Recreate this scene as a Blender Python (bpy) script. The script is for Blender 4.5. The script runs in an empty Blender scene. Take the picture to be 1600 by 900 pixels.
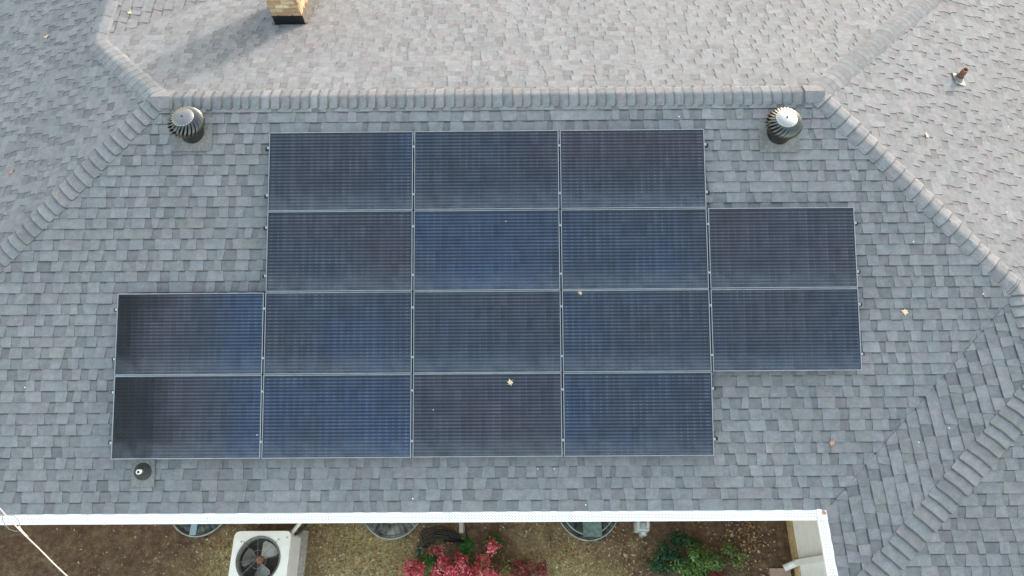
import bpy, math, random
from mathutils import Vector, Matrix, noise
random.seed(7)
C = bpy.context.scene.collection
sc = bpy.context.scene
R = math.radians

# ------------------------------------------------------------------ camera
cam = bpy.data.cameras.new('camera')
camo = bpy.data.objects.new('camera', cam); C.objects.link(camo)
CAM = Vector((4.3161, -6.1962, 7.4773))
ROT = Matrix.Rotation(0.0113, 3, 'Z') @ Matrix.Rotation(0.4249, 3, 'X') @ Matrix.Rotation(-0.0177, 3, 'Z')
camo.matrix_world = Matrix.Translation(CAM) @ ROT.to_4x4()
cam.sensor_width = 36.0; cam.lens = 1099.45 * 36 / 1600
cam.clip_start = 0.05; cam.clip_end = 2000
sc.camera = camo

# ------------------------------------------------------------------ light
SUN_AZ = R(38.8)      # clockwise from +Y
SUN_EL = R(12.2)
w = bpy.data.worlds.new('World'); sc.world = w; w.use_nodes = True
nt = w.node_tree
sky = nt.nodes.new('ShaderNodeTexSky'); sky.sky_type = 'NISHITA'; sky.sun_disc = False
sky.sun_elevation = SUN_EL; sky.sun_rotation = SUN_AZ
sky.air_density = 2.0; sky.dust_density = 2.5; sky.ozone_density = 2.0
hs = nt.nodes.new('ShaderNodeHueSaturation'); hs.inputs['Saturation'].default_value = 0.66
nt.links.new(sky.outputs[0], hs.inputs['Color'])
bg = nt.nodes['Background']; bg.inputs['Strength'].default_value = 0.15
nt.links.new(hs.outputs[0], bg.inputs['Color'])
sl = bpy.data.lights.new('sun', 'SUN'); sl.energy = 0.55; sl.angle = R(0.9); sl.color = (1.0, 1.0, 1.0)
so = bpy.data.objects.new('sun', sl); C.objects.link(so)
sd = Vector((math.sin(SUN_AZ) * math.cos(SUN_EL), math.cos(SUN_AZ) * math.cos(SUN_EL), math.sin(SUN_EL)))
so.rotation_euler = sd.to_track_quat('Z', 'Y').to_euler(); so.location = sd * 60
sc.view_settings.view_transform = 'Standard'; sc.view_settings.look = 'None'
sc.view_settings.exposure = 2.52; sc.view_settings.gamma = 1.0

# ------------------------------------------------------------------ helpers
class MB:
    def __init__(s): s.v = []; s.f = []; s.c = []; s.uv = []
    def face(s, pts, col=(1, 1, 1), uv=None):
        n = len(s.v); s.v += [tuple(p) for p in pts]; s.f.append(tuple(range(n, n + len(pts)))); s.c.append(col)
        s.uv += list(uv) if uv else [(0, 0)] * len(pts)
    def mesh_faces(s, verts, faces, col=(1, 1, 1)):
        n = len(s.v); s.v += [tuple(p) for p in verts]
        for f in faces:
            s.f.append(tuple(i + n for i in f)); s.c.append(col)
            s.uv += [(verts[i][0], verts[i][1]) for i in f]
    def prism(s, top, bot, col=(1, 1, 1), cap=False, side=None):
        k = len(top); F = [tuple(range(k))] + [(i, i + k, (i + 1) % k + k, (i + 1) % k) for i in range(k)]
        if cap: F.append(tuple(range(2 * k - 1, k - 1, -1)))
        s.mesh_faces(list(top) + list(bot), F, col)
        if side: s.c[-len(F) + 1:] = [side] * (len(F) - 1)
    def box(s, c, d, col=(1, 1, 1), M=None):
        x, y, z = d[0] / 2, d[1] / 2, d[2] / 2
        P = [Vector((a * x, b * y, e * z)) for e in (1, -1) for a, b in ((-1, -1), (1, -1), (1, 1), (-1, 1))]
        if M: P = [M @ p for p in P]
        P = [p + Vector(c) for p in P]
        s.prism(P[:4], P[4:], col, True)
    def tube(s, pts, r, n=8, col=(1, 1, 1), caps=True):
        pts = [Vector(p) for p in pts]; rs = r if isinstance(r, (list, tuple)) else [r] * len(pts)
        V = []; F = []
        a = None
        for i, p in enumerate(pts):
            t = (pts[min(i + 1, len(pts) - 1)] - pts[max(i - 1, 0)]).normalized()
            if a is None: a = t.orthogonal().normalized()
            a = (a - t * a.dot(t)).normalized(); b = t.cross(a)
            for k in range(n):
                th = 2 * math.pi * k / n; V.append(p + (a * math.cos(th) + b * math.sin(th)) * rs[i])
        for i in range(len(pts) - 1):
            for k in range(n):
                F.append((i * n + k, i * n + (k + 1) % n, (i + 1) * n + (k + 1) % n, (i + 1) * n + k))
        if caps: F += [tuple(range(n - 1, -1, -1)), tuple(range((len(pts) - 1) * n, len(pts) * n))]
        s.mesh_faces(V, F, col)
    def lathe(s, prof, n=24, c=(0, 0, 0), col=(1, 1, 1), M=None, close_top=False):
        V = []; F = []
        for r, z in prof:
            for k in range(n):
                th = 2 * math.pi * k / n; p = Vector((r * math.cos(th), r * math.sin(th), z))
                if M: p = M @ p
                V.append(p + Vector(c))
        for i in range(len(prof) - 1):
            for k in range(n): F.append((i * n + k, i * n + (k + 1) % n, (i + 1) * n + (k + 1) % n, (i + 1) * n + k))
        if close_top: F.append(tuple(range((len(prof) - 1) * n, len(prof) * n)))
        s.mesh_faces(V, F, col)
    def build(s, name, mat, parent=None, smooth=False):
        me = bpy.data.meshes.new(name); me.from_pydata(s.v, [], s.f)
        at = me.attributes.new('Col', 'FLOAT_COLOR', 'FACE')
        at.data.foreach_set('color', [x for c in s.c for x in (*c, 1.0)])
        uvl = me.uv_layers.new(name='UVMap')
        if len(s.uv) == len(me.loops): uvl.data.foreach_set('uv', [x for u in s.uv for x in u])
        if smooth: me.shade_smooth() if hasattr(me, 'shade_smooth') else me.polygons.foreach_set('use_smooth', [True] * len(me.polygons))
        me.materials.append(mat); me.update()
        o = bpy.data.objects.new(name, me); C.objects.link(o)
        if parent: o.parent = parent
        return o
def empty(name, loc=(0, 0, 0), rz=0):
    o = bpy.data.objects.new(name, None); C.objects.link(o); o.location = loc; o.rotation_euler = (0, 0, rz)
    o.empty_display_size = 0.1; return o
def tag(o, label=None, cat=None, group=None, kind=None):
    if label: o['label'] = label
    if cat: o['category'] = cat
    if group: o['group'] = group
    if kind: o['kind'] = kind
    return o
def share(o, parent, M=None):
    c = o.copy(); C.objects.link(c); c.parent = parent
    if M is not None: c.matrix_local = M
    return c
def copy_tree(o, parent=None):
    c = o.copy(); C.objects.link(c); c.parent = parent
    for ch in list(o.children): copy_tree(ch, c)
    return c

# ------------------------------------------------------------------ materials
def mat(name, base=(.5, .5, .5), rough=.8, metal=0, attr=False, noise_s=0, noise_a=0, bump=0, bump_s=60, spec=.5, coat=0, rnoise=0, obj=True):
    m = bpy.data.materials.new(name); m.use_nodes = True; n = m.node_tree; b = n.nodes['Principled BSDF']
    b.inputs['Roughness'].default_value = rough; b.inputs['Metallic'].default_value = metal
    b.inputs['Specular IOR Level'].default_value = spec; b.inputs['Coat Weight'].default_value = coat
    tc = n.nodes.new('ShaderNodeTexCoord'); src = tc.outputs['Object']
    if attr:
        a = n.nodes.new('ShaderNodeAttribute'); a.attribute_name = 'Col'; col = a.outputs['Color']
    else:
        rgb = n.nodes.new('ShaderNodeRGB'); rgb.outputs[0].default_value = (*base, 1); col = rgb.outputs[0]
    if noise_a:
        for sc_, am in ((noise_s, noise_a), (noise_s * .13, noise_a * .6)) + (((.8, .06),) if name == 'shingle_granules' else ()):
            t = n.nodes.new('ShaderNodeTexNoise'); t.inputs['Scale'].default_value = sc_; t.inputs['Detail'].default_value = 3
            n.links.new(src, t.inputs['Vector'])
            mr = n.nodes.new('ShaderNodeMapRange'); mr.inputs['From Min'].default_value = .3; mr.inputs['From Max'].default_value = .7
            mr.inputs['To Min'].default_value = 1 - am; mr.inputs['To Max'].default_value = 1 + am
            n.links.new(t.outputs['Fac'], mr.inputs['Value'])
            vm = n.nodes.new('ShaderNodeVectorMath'); vm.operation = 'SCALE'
            n.links.new(col, vm.inputs[0]); n.links.new(mr.outputs[0], vm.inputs['Scale']); col = vm.outputs[0]
    n.links.new(col, b.inputs['Base Color'])
    if rnoise:
        t = n.nodes.new('ShaderNodeTexNoise'); t.inputs['Scale'].default_value = 9; n.links.new(src, t.inputs['Vector'])
        mr = n.nodes.new('ShaderNodeMapRange'); mr.inputs['To Min'].default_value = rough - rnoise; mr.inputs['To Max'].default_value = rough + rnoise
        n.links.new(t.outputs['Fac'], mr.inputs['Value']); n.links.new(mr.outputs[0], b.inputs['Roughness'])
    if bump:
        t = n.nodes.new('ShaderNodeTexNoise'); t.inputs['Scale'].default_value = bump_s; t.inputs['Detail'].default_value = 4
        n.links.new(src, t.inputs['Vector']); bp = n.nodes.new('ShaderNodeBump'); bp.inputs['Strength'].default_value = bump
        bp.inputs['Distance'].default_value = .01; n.links.new(t.outputs['Fac'], bp.inputs['Height']); n.links.new(bp.outputs[0], b.inputs['Normal'])
    return m
M_shingle = mat('shingle_granules', attr=True, rough=.95, noise_s=95, noise_a=.20, bump=.5, bump_s=180, spec=.25)
M_deck = mat('roof_felt', (.05, .05, .055), .95)
M_white = mat('white_painted_aluminium', (.82, .82, .82), .45, noise_s=8, noise_a=.03)
M_frame = mat('grey_anodised_frame', (.33, .345, .37), .38, .85, noise_s=12, noise_a=.12)
M_black = mat('black_plastic', (.012, .012, .013), .5)
M_steel = mat('bright_steel', (.5, .51, .53), .3, 1)
M_galv = mat('galvanised_steel', (.36, .375, .38), .42, .8, noise_s=14, noise_a=.2, rnoise=.12)
M_brick = mat('brick_faces', attr=True, rough=.9, noise_s=40, noise_a=.18, bump=.6, bump_s=80)
M_mortar = mat('mortar', (.62, .55, .45), .95, noise_s=60, noise_a=.1, bump=.4)
M_flash = mat('black_flashing', (.012, .012, .013), .45, noise_s=20, noise_a=.3)
M_flash2 = mat('weathered_step_flashing', (.11, .107, .105), .7, .1, noise_s=16, noise_a=.35)
M_siding = mat('off_white_siding', (.70, .71, .73), .6, noise_s=6, noise_a=.06)
M_tan = mat('tan_brick_base', (.40, .29, .15), .9, noise_s=30, noise_a=.25, bump=.5)
M_conc = mat('concrete', (.33, .30, .27), .95, noise_s=25, noise_a=.2, bump=.4)
M_acw = mat('cream_enamel', (.87, .85, .79), .42, noise_s=6, noise_a=.06, rnoise=.1)
M_acs = mat('grey_enamel_side', (.78, .79, .80), .45, noise_s=8, noise_a=.06)
M_acd = mat('dark_condenser_inside', (.13, .11, .10), .8, noise_s=12, noise_a=.3)
M_blade = mat('grey_fan_blade', (.20, .20, .185), .5, .3, noise_s=9, noise_a=.3)
M_blade_lit = mat('lit_fan_blade', (.36, .335, .285), .5, .1, noise_s=9, noise_a=.25)  # paler copy of the blade colour, painting the light on one blade
M_rust = mat('rusty_hub', (.30, .10, .055), .8, noise_s=40, noise_a=.4)
M_wire = mat('grey_wire', (.22, .22, .2), .5, .6)
M_cable = mat('white_cable_jacket', (.46, .40, .37), .6)
M_cable2 = mat('grey_cable_jacket', (.22, .21, .20), .6)
M_copper = mat('brown_copper_pipe', (.17, .075, .05), .55, .3, noise_s=30, noise_a=.3)
M_pipein = mat('pipe_bore', (.015, .012, .01), .9)
M_lead = mat('pale_lead_flashing', (.21, .22, .21), .65, .15, noise_s=20, noise_a=.25)
M_rubber = mat('dark_rubber', (.028, .03, .029), .6, noise_s=20, noise_a=.3)
M_pvc = mat('white_pvc', (.62, .62, .60), .4)
M_turb = mat('dark_mill_aluminium', (.10, .104, .106), .34, .9, noise_s=9, noise_a=.3, rnoise=.1)
M_turbc = mat('bright_mill_aluminium', (.34, .345, .35), .45, .9, noise_s=10, noise_a=.15, rnoise=.1)
M_turbd = mat('dull_mill_aluminium', (.20, .205, .21), .42, .9, noise_s=10, noise_a=.15, rnoise=.1)
M_leaf = mat('leaf_tissue', attr=True, rough=.7, noise_s=60, noise_a=.2, spec=.3)
M_grass = mat('grass_blades', attr=True, rough=.85, spec=.2)
M_stem = mat('woody_stem', (.09, .055, .035), .9)
M_meter = mat('grey_meter_paint', (.36, .38, .39), .5, noise_s=14, noise_a=.12)
M_hose = mat('black_hose', (.012, .011, .011), .38, noise_s=20, noise_a=.3)
M_green = mat('green_fitting', (.01, .07, .055), .5)
M_pink = mat('pinkish_paver', (.42, .29, .25), .95, noise_s=30, noise_a=.15, bump=.4)
M_debris = mat('pale_debris', (.8, .78, .74), .8)

# perforated gutter guard: holes punched as dark dots on a staggered grid
def guard_mat():
    m = mat('perforated_white_guard', (.82, .82, .82), .45); n = m.node_tree; b = n.nodes['Principled BSDF']
    uv = n.nodes.new('ShaderNodeUVMap'); sx = n.nodes.new('ShaderNodeSeparateXYZ'); n.links.new(uv.outputs[0], sx.inputs[0])
    def math_(op, a, bb=None):
        k = n.nodes.new('ShaderNodeMath'); k.operation = op
        for i, v in enumerate((a, bb)):
            if v is None: continue
            if isinstance(v, (int, float)): k.inputs[i].default_value = v
            else: n.links.new(v, k.inputs[i])
        return k.outputs[0]
    def grid(du, dv, su, sv):
        fu = math_('SUBTRACT', math_('FRACT', math_('ADD', math_('DIVIDE', sx.outputs[0], su), du)), .5)
        fv = math_('SUBTRACT', math_('FRACT', math_('ADD', math_('DIVIDE', sx.outputs[1], sv), dv)), .5)
        fu = math_('MULTIPLY', fu, su); fv = math_('MULTIPLY', fv, sv)
        return math_('LESS_THAN', math_('ADD', math_('MULTIPLY', fu, fu), math_('MULTIPLY', fv, fv)), .0078 ** 2)
    a = math_('MAXIMUM', grid(0, 0, .036, .036), grid(.5, .5, .036, .036))
    band = math_('MULTIPLY', math_('GREATER_THAN', sx.outputs[1], .045), math_('LESS_THAN', sx.outputs[1], .112))
    fac = math_('MULTIPLY', a, band)
    mx = n.nodes.new('ShaderNodeMix'); mx.data_type = 'RGBA'; mx.inputs[6].default_value = (.82, .82, .82, 1); mx.inputs[7].default_value = (.26, .27, .28, 1)
    n.links.new(fac, mx.inputs[0]); n.links.new(mx.outputs[2], b.inputs['Base Color'])
    return m
M_guard = guard_mat()

# silicon cells: per-cell tint, fine bus ribbons along the long side
def cell_mat():
    m = mat('silicon_cells', attr=True, rough=.5, spec=.12); n = m.node_tree; b = n.nodes['Principled BSDF']
    at = next(k for k in n.nodes if k.type == 'ATTRIBUTE')
    uv = n.nodes.new('ShaderNodeUVMap'); sx = n.nodes.new('ShaderNodeSeparateXYZ'); n.links.new(uv.outputs[0], sx.inputs[0])
    def M_(op, *a):
        k = n.nodes.new('ShaderNodeMath'); k.operation = op
        for i, v in enumerate(a):
            if isinstance(v, (int, float)): k.inputs[i].default_value = v
            else: n.links.new(v, k.inputs[i])
        return k.outputs[0]
    s1 = M_('SINE', M_('MULTIPLY', sx.outputs[1], 2 * math.pi / .0437))
    s1 = M_('POWER', M_('MULTIPLY_ADD', s1, .5, .5), 1.6)
    # solder pads: where a ribbon crosses a half-cell edge it is wider and brighter, not equally on every cell
    s2 = M_('GREATER_THAN', M_('COSINE', M_('MULTIPLY', sx.outputs[0], 2 * math.pi / .0838)), .72)
    nz = n.nodes.new('ShaderNodeTexNoise'); nz.inputs['Scale'].default_value = 2.6; n.links.new(uv.outputs[0], nz.inputs['Vector'])
    pad = M_('MULTIPLY', M_('MULTIPLY', s2, s1), M_('MULTIPLY', M_('SUBTRACT', nz.outputs['Fac'], .35), 1.4))
    nz2 = n.nodes.new('ShaderNodeTexNoise'); nz2.inputs['Scale'].default_value = 4; n.links.new(uv.outputs[0], nz2.inputs['Vector'])
    amp = M_('MULTIPLY_ADD', nz2.outputs['Fac'], .085, .040)
    tot = M_('MAXIMUM', M_('ADD', M_('MULTIPLY', s1, amp), M_('MULTIPLY', pad, .17)), 0.0)
    sp = n.nodes.new('ShaderNodeSeparateXYZ'); n.links.new(at.outputs['Color'], sp.inputs[0])
    tot = M_('MULTIPLY', tot, M_('MINIMUM', M_('MULTIPLY_ADD', sp.outputs[1], 27.0, .06), 1.1))  # ribbons dim where the dark reflection is painted in
    cb = n.nodes.new('ShaderNodeCombineXYZ')
    for i, g in enumerate((.95, 1.0, 1.12)): n.links.new(M_('MULTIPLY', tot, g), cb.inputs[i])
    ad = n.nodes.new('ShaderNodeVectorMath'); ad.operation = 'ADD'; n.links.new(at.outputs['Color'], ad.inputs[0]); n.links.new(cb.outputs[0], ad.inputs[1])
    n.links.new(ad.outputs[0], b.inputs['Base Color'])
    return m
M_cell = cell_mat()
def pane_mat(name, tint, gloss_rough, dirt=0.0, dirtcol=(.4, .42, .4), ior=1.36, edge=0):
    m = bpy.data.materials.new(name); m.use_nodes = True; n = m.node_tree
    out = n.nodes['Material Output']; n.nodes.remove(n.nodes['Principled BSDF'])
    tr = n.nodes.new('ShaderNodeBsdfTransparent'); tr.inputs[0].default_value = (*tint, 1)
    gl = n.nodes.new('ShaderNodeBsdfGlossy'); gl.inputs['Roughness'].default_value = gloss_rough
    fr = n.nodes.new('ShaderNodeFresnel'); fr.inputs[0].default_value = ior
    mx = n.nodes.new('ShaderNodeMixShader'); n.links.new(fr.outputs[0], mx.inputs[0]); n.links.new(tr.outputs[0], mx.inputs[1]); n.links.new(gl.outputs[0], mx.inputs[2])
    last = mx.outputs[0]
    if dirt:
        df = n.nodes.new('ShaderNodeBsdfDiffuse'); df.inputs[0].default_value = (*dirtcol, 1)
        tc = n.nodes.new('ShaderNodeTexCoord'); nz = n.nodes.new('ShaderNodeTexNoise'); nz.inputs['Scale'].default_value = 7; nz.inputs['Detail'].default_value = 5
        n.links.new(tc.outputs['Object'], nz.inputs['Vector'])
        mr = n.nodes.new('ShaderNodeMapRange'); mr.inputs['From Min'].default_value = .3; mr.inputs['From Max'].default_value = .75; mr.inputs['To Max'].default_value = dirt * 2
        n.links.new(nz.outputs['Fac'], mr.inputs[0])
        fac = mr.outputs[0]
        if edge:
            sx = n.nodes.new('ShaderNodeSeparateXYZ'); n.links.new(tc.outputs['Object'], sx.inputs[0])
            e1 = n.nodes.new('ShaderNodeMapRange'); e1.inputs['From Min'].default_value = -.51; e1.inputs['From Max'].default_value = -.18; e1.inputs['To Min'].default_value = edge; e1.inputs['To Max'].default_value = 0
            e1.interpolation_type = 'SMOOTHSTEP'; n.links.new(sx.outputs[1], e1.inputs[0])
            e2 = n.nodes.new('ShaderNodeMath'); e2.operation = 'MULTIPLY'; n.links.new(e1.outputs[0], e2.inputs[0]); n.links.new(nz.outputs['Fac'], e2.inputs[1])
            e3 = n.nodes.new('ShaderNodeMath'); e3.operation = 'ADD'; n.links.new(fac, e3.inputs[0]); n.links.new(e2.outputs[0], e3.inputs[1]); fac = e3.outputs[0]
        m2 = n.nodes.new('ShaderNodeMixShader'); n.links.new(fac, m2.inputs[0]); n.links.new(last, m2.inputs[1]); n.links.new(df.outputs[0], m2.inputs[2]); last = m2.outputs[0]
    n.links.new(last, out.inputs[0]); return m
M_pane = pane_mat('solar_glass', (.96, .97, .98), .12, .012, (.34, .38, .44), 1.22, .13)
M_cover = pane_mat('clear_well_cover', (.45, .5, .5), .1, .22, (.25, .31, .30))
M_cover2 = pane_mat('dusty_well_cover', (.4, .42, .42), .2, .45, (.26, .27, .25))

# ground: dark soil with patches of dry grass thatch and moss
def ground_mat():
    m = bpy.data.materials.new('soil_and_thatch'); m.use_nodes = True; n = m.node_tree; b = n.nodes['Principled BSDF']
    b.inputs['Roughness'].default_value = 1; b.inputs['Specular IOR Level'].default_value = .1
    at = n.nodes.new('ShaderNodeAttribute'); at.attribute_name = 'Col'
    tc = n.nodes.new('ShaderNodeTexCoord')
    def nz(s, d=6, r=.65):
        t = n.nodes.new('ShaderNodeTexNoise'); t.inputs['Scale'].default_value = s; t.inputs['Detail'].default_value = d; t.inputs['Roughness'].default_value = r
        n.links.new(tc.outputs['Object'], t.inputs['Vector']); return t.outputs['Fac']
    def rmp(fac, stops):
        r = n.nodes.new('ShaderNodeValToRGB'); n.links.new(fac, r.inputs[0]); e = r.color_ramp.elements
        e[0].position, e[0].color = stops[0][0], (*stops[0][1], 1); e[1].position, e[1].color = stops[-1][0], (*stops[-1][1], 1)
        for p, c in stops[1:-1]:
            x = e.new(p); x.color = (*c, 1)
        return r.outputs[0]
    soil = rmp(nz(14), [(.3, (.075, .046, .03)), (.5, (.13, .082, .055)), (.62, (.165, .108, .074)), (.75, (.24, .17, .115))])
    thatch = rmp(nz(26), [(.28, (.15, .115, .052)), (.46, (.33, .26, .125)), (.6, (.50, .40, .21)), (.76, (.64, .52, .31))])
    sepc = n.nodes.new('ShaderNodeSeparateColor'); n.links.new(at.outputs['Color'], sepc.inputs[0])
    ad = n.nodes.new('ShaderNodeMath'); ad.operation = 'MULTIPLY_ADD'; n.links.new(nz(5), ad.inputs[0]); ad.inputs[1].default_value = 1.3; ad.inputs[2].default_value = -.65
    a2 = n.nodes.new('ShaderNodeMath'); a2.operation = 'ADD'; a2.use_clamp = True; n.links.new(ad.outputs[0], a2.inputs[0]); n.links.new(sepc.outputs[0], a2.inputs[1])
    mx = n.nodes.new('ShaderNodeMix'); mx.data_type = 'RGBA'; n.links.new(a2.outputs[0], mx.inputs[0]); n.links.new(soil, mx.inputs[6]); n.links.new(thatch, mx.inputs[7])
    n.links.new(mx.outputs[2], b.inputs['Base Color'])
    bp = n.nodes.new('ShaderNodeBump'); bp.inputs['Strength'].default_value = .8; bp.inputs['Distance'].default_value = .03
    n.links.new(nz(30), bp.inputs['Height']); n.links.new(bp.outputs[0], b.inputs['Normal'])
    return m
M_ground = ground_mat()
def brickwall_mat():
    m = mat('tan_brickwork', (.4, .29, .17), .9, noise_s=30, noise_a=.2); n = m.node_tree; b = n.nodes['Principled BSDF']
    tc = n.nodes.new('ShaderNodeTexCoord'); sx = n.nodes.new('ShaderNodeSeparateXYZ'); n.links.new(tc.outputs['Object'], sx.inputs[0])
    ad = n.nodes.new('ShaderNodeMath'); ad.operation = 'ADD'; n.links.new(sx.outputs[0], ad.inputs[0]); n.links.new(sx.outputs[1], ad.inputs[1])
    cb = n.nodes.new('ShaderNodeCombineXYZ'); n.links.new(ad.outputs[0], cb.inputs[0]); n.links.new(sx.outputs[2], cb.inputs[1])
    bt = n.nodes.new('ShaderNodeTexBrick'); n.links.new(cb.outputs[0], bt.inputs['Vector']); bt.inputs['Scale'].default_value = 1
    bt.inputs['Brick Width'].default_value = .21; bt.inputs['Row Height'].default_value = .074; bt.inputs['Mortar Size'].default_value = .006
    bt.inputs['Color1'].default_value = (.46, .32, .19, 1); bt.inputs['Color2'].default_value = (.36, .23, .12, 1); bt.inputs['Mortar'].default_value = (.55, .5, .42, 1)
    n.links.new(bt.outputs['Color'], b.inputs['Base Color'])
    bp = n.nodes.new('ShaderNodeBump'); bp.inputs['Strength'].default_value = .6; bp.inputs['Distance'].default_value = .01; bp.invert = True
    n.links.new(bt.outputs['Fac'], bp.inputs['Height']); n.links.new(bp.outputs[0], b.inputs['Normal'])
    return m
M_bwall = brickwall_mat()

# ------------------------------------------------------------------ roof geometry (ridge on the x axis at z = 0)
PT = 0.3371; m = math.tan(PT); cs, sn = math.cos(PT), math.sin(PT)
XL, XR = -0.4296, 8.3431
YE, ZE = -5.101, -1.7877
XG = 8.2194
XW, YW = 10.8317, -2.4886; ZW = -m * (XW - XR)
YA = -3.694
DL = 1.478
ZG = -4.54                      # ground
EAVE = -YE
house = tag(empty('house', (0, 0, 0)), 'single storey house under a grey shingled hip roof with brick chimney and white gutters', 'house')

def inframe(p):
    d = ROT.transposed() @ (p - CAM)
    if d.z > -.1: return None
    u = 800 + 1099.45 * d.x / -d.z; v = 450 - 1099.45 * d.y / -d.z
    return (u, v)
PX0, PS0, PW, PH = -0.7967, 0.5152, 1.9, 1.0501
PANELS = [(1, 0), (2, 0), (3, 0), (1, 1), (2, 1), (3, 1), (4, 1), (0, 2), (1, 2), (2, 2), (3, 2), (4, 2), (0, 3), (1, 3), (2, 3), (3, 3)]

def clip(poly, planes):
    for (a, b, c) in planes:                      # keep a*u + b*v <= c
        out = []
        for i in range(len(poly)):
            p, q = poly[i], poly[(i + 1) % len(poly)]
            dp, dq = a * p[0] + b * p[1] - c, a * q[0] + b * q[1] - c
            if dp <= 0: out.append(p)
            if (dp < 0 < dq) or (dq < 0 < dp):
                t = dp / (dp - dq); out.append((p[0] + (q[0] - p[0]) * t, p[1] + (q[1] - p[1]) * t))
        poly = out
        if len(poly) < 3: return []
    return poly
EXP = 0.1405
EDGE = (.10, .099, .104)     # bare asphalt on the cut edges
candidates = []     # (score, slope_index, [(top, bottom, colour)...])
slopes = []
rs = random.Random(21)
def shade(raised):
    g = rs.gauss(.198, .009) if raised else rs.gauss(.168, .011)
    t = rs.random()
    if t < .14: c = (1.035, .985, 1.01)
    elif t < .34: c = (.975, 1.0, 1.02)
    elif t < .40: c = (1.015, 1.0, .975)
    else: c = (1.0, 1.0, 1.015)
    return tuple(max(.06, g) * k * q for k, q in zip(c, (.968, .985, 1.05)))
def slope(poly3, u, v, label, mainslope=False):
    o = Vector(poly3[0]); u = Vector(u).normalized(); v = Vector(v).normalized(); n = u.cross(v)
    if n.z < 0: n = -n
    P = [((Vector(p) - o).dot(u), (Vector(p) - o).dot(v)) for p in poly3]
    ar = sum(P[i][0] * P[(i + 1) % len(P)][1] - P[(i + 1) % len(P)][0] * P[i][1] for i in range(len(P)))
    if ar < 0: P = P[::-1]
    planes = []
    for i in range(len(P)):
        (x0, y0), (x1, y1) = P[i], P[(i + 1) % len(P)]
        a, b = (y1 - y0), -(x1 - x0); planes.append((a, b, a * x0 + b * y0))
    W = lambda a, b, h: o + u * a + v * b + n * h
    dk = MB(); dk.prism([W(a, b, -.004) for a, b in P], [W(a, b, -.03) for a, b in P], (1, 1, 1), True)
    so_ = dk.build('roof_slope', M_deck, house); so_['label'] = label
    idx = len(slopes); slopes.append((so_, MB()))
    vmax = max(b for a, b in P); vmin = min(b for a, b in P); umin = min(a for a, b in P); umax = max(a for a, b in P)
    k = 0
    while vmax - k * EXP > vmin:
        vb = vmax - k * EXP; vt = vb - EXP; k += 1
        x = umin - rs.random() * .3; raised = rs.random() < .5
        jit0 = rs.uniform(-.003, .003)
        slant = rs.uniform(-.012, .012)
        while x < umax:
            wd = (rs.choice((.09, .11, .13, .15, .17, .21)) if raised else rs.choice((.08, .10, .13, .15, .17))) * rs.uniform(.92, 1.08)
            s2 = rs.uniform(-.014, .014)
            hb = .016 if raised else .0065
            jit = jit0 + rs.uniform(-.0015, .0015)
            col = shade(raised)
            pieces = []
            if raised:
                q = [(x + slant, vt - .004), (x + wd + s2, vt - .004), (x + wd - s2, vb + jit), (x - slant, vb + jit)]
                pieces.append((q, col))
            else:
                bd = .019  # top band: printed shadow line plus shade painted under the course above
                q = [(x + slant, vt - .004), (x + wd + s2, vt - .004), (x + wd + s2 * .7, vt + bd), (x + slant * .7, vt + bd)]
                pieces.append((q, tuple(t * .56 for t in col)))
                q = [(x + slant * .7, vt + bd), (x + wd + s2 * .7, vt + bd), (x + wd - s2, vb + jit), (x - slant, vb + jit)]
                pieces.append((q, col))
            prisms = []; area = 0
            for q, cc in pieces:
                q = clip(q, planes)
                if len(q) < 3: continue
                hh = lambda b: .0015 + (hb - .0015) * max(0, min(1, (b - vt) / EXP))
                top = [W(a, b, hh(b)) for a, b in q]; bot = [W(a, b + (.005 if b > vb - .01 else 0), -.003) for a, b in q]
                if (top[1] - top[0]).cross(top[2] - top[0]).dot(n) < 0: top.reverse(); bot.reverse()
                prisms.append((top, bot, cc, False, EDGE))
            if prisms:
                pr = []
                ok = True
                for top, bot, cc, _c, _e in prisms:
                    pp = [inframe(t) for t in top]
                    if any(p is None or not (0 < p[0] < 1600 and 0 < p[1] < 900) for p in pp): ok = False; break
                    area += abs(sum(pp[i][0] * pp[(i + 1) % len(pp)][1] - pp[(i + 1) % len(pp)][0] * pp[i][1] for i in range(len(pp)))) / 2
                if ok and mainslope:
                    c0 = prisms[-1][0][0]; s_ = -c0.y / cs
                    for (i, j) in PANELS:
                        if PX0 + i * PW - .25 < c0.x < PX0 + (i + 1) * PW + .1 and PS0 + j * PH - .2 < s_ < PS0 + (j + 1) * PH + .15: ok = False
                if ok: candidates.append((area, idx, prisms))
                else:
                    for p in prisms: slopes[idx][1].prism(*p)
            x += wd; slant = s2
            raised = (rs.random() < .22) if raised else True
    return so_
EV = EAVE
slope([(XL, 0, 0), (XR, 0, 0), (XW, YW, ZW), (XG, YE, ZE), (XL - EV, YE, ZE)], (1, 0, 0), (0, -cs, -sn), 'shaded roof slope that carries the solar panels', True)
slope([(XL, 0, 0), (XR, 0, 0), (XR + EV, EV, ZE), (XL - 2 * DL + EV, EV, ZE), (XL - DL, DL, -m * DL)], (1, 0, 0), (0, cs, -sn), 'sunlit roof slope beyond the ridge around the chimney')
slope([(XR, 0, 0), (XR + EV, EV, ZE), (XR + EV, YW, ZE), (XW, YW, ZW)], (0, 1, 0), (cs, 0, -sn), 'sunlit roof slope on the right with the brown pipe')
slope([(XW, YW, ZW), (XR + EV, YW, ZE), (XR + EV, YA - (XR + EV - XW), ZE), (XW, YA, ZW)], (0, 1, 0), (cs, 0, -sn), 'far right roof slope past the wing ridge')
slope([(XL, 0, 0), (XL - EV, -EV, ZE), (XL - EV, DL, ZE), (XL - DL, DL, -m * DL)], (0, 1, 0), (-cs, 0, -sn), 'left roof slope in shade')
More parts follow.
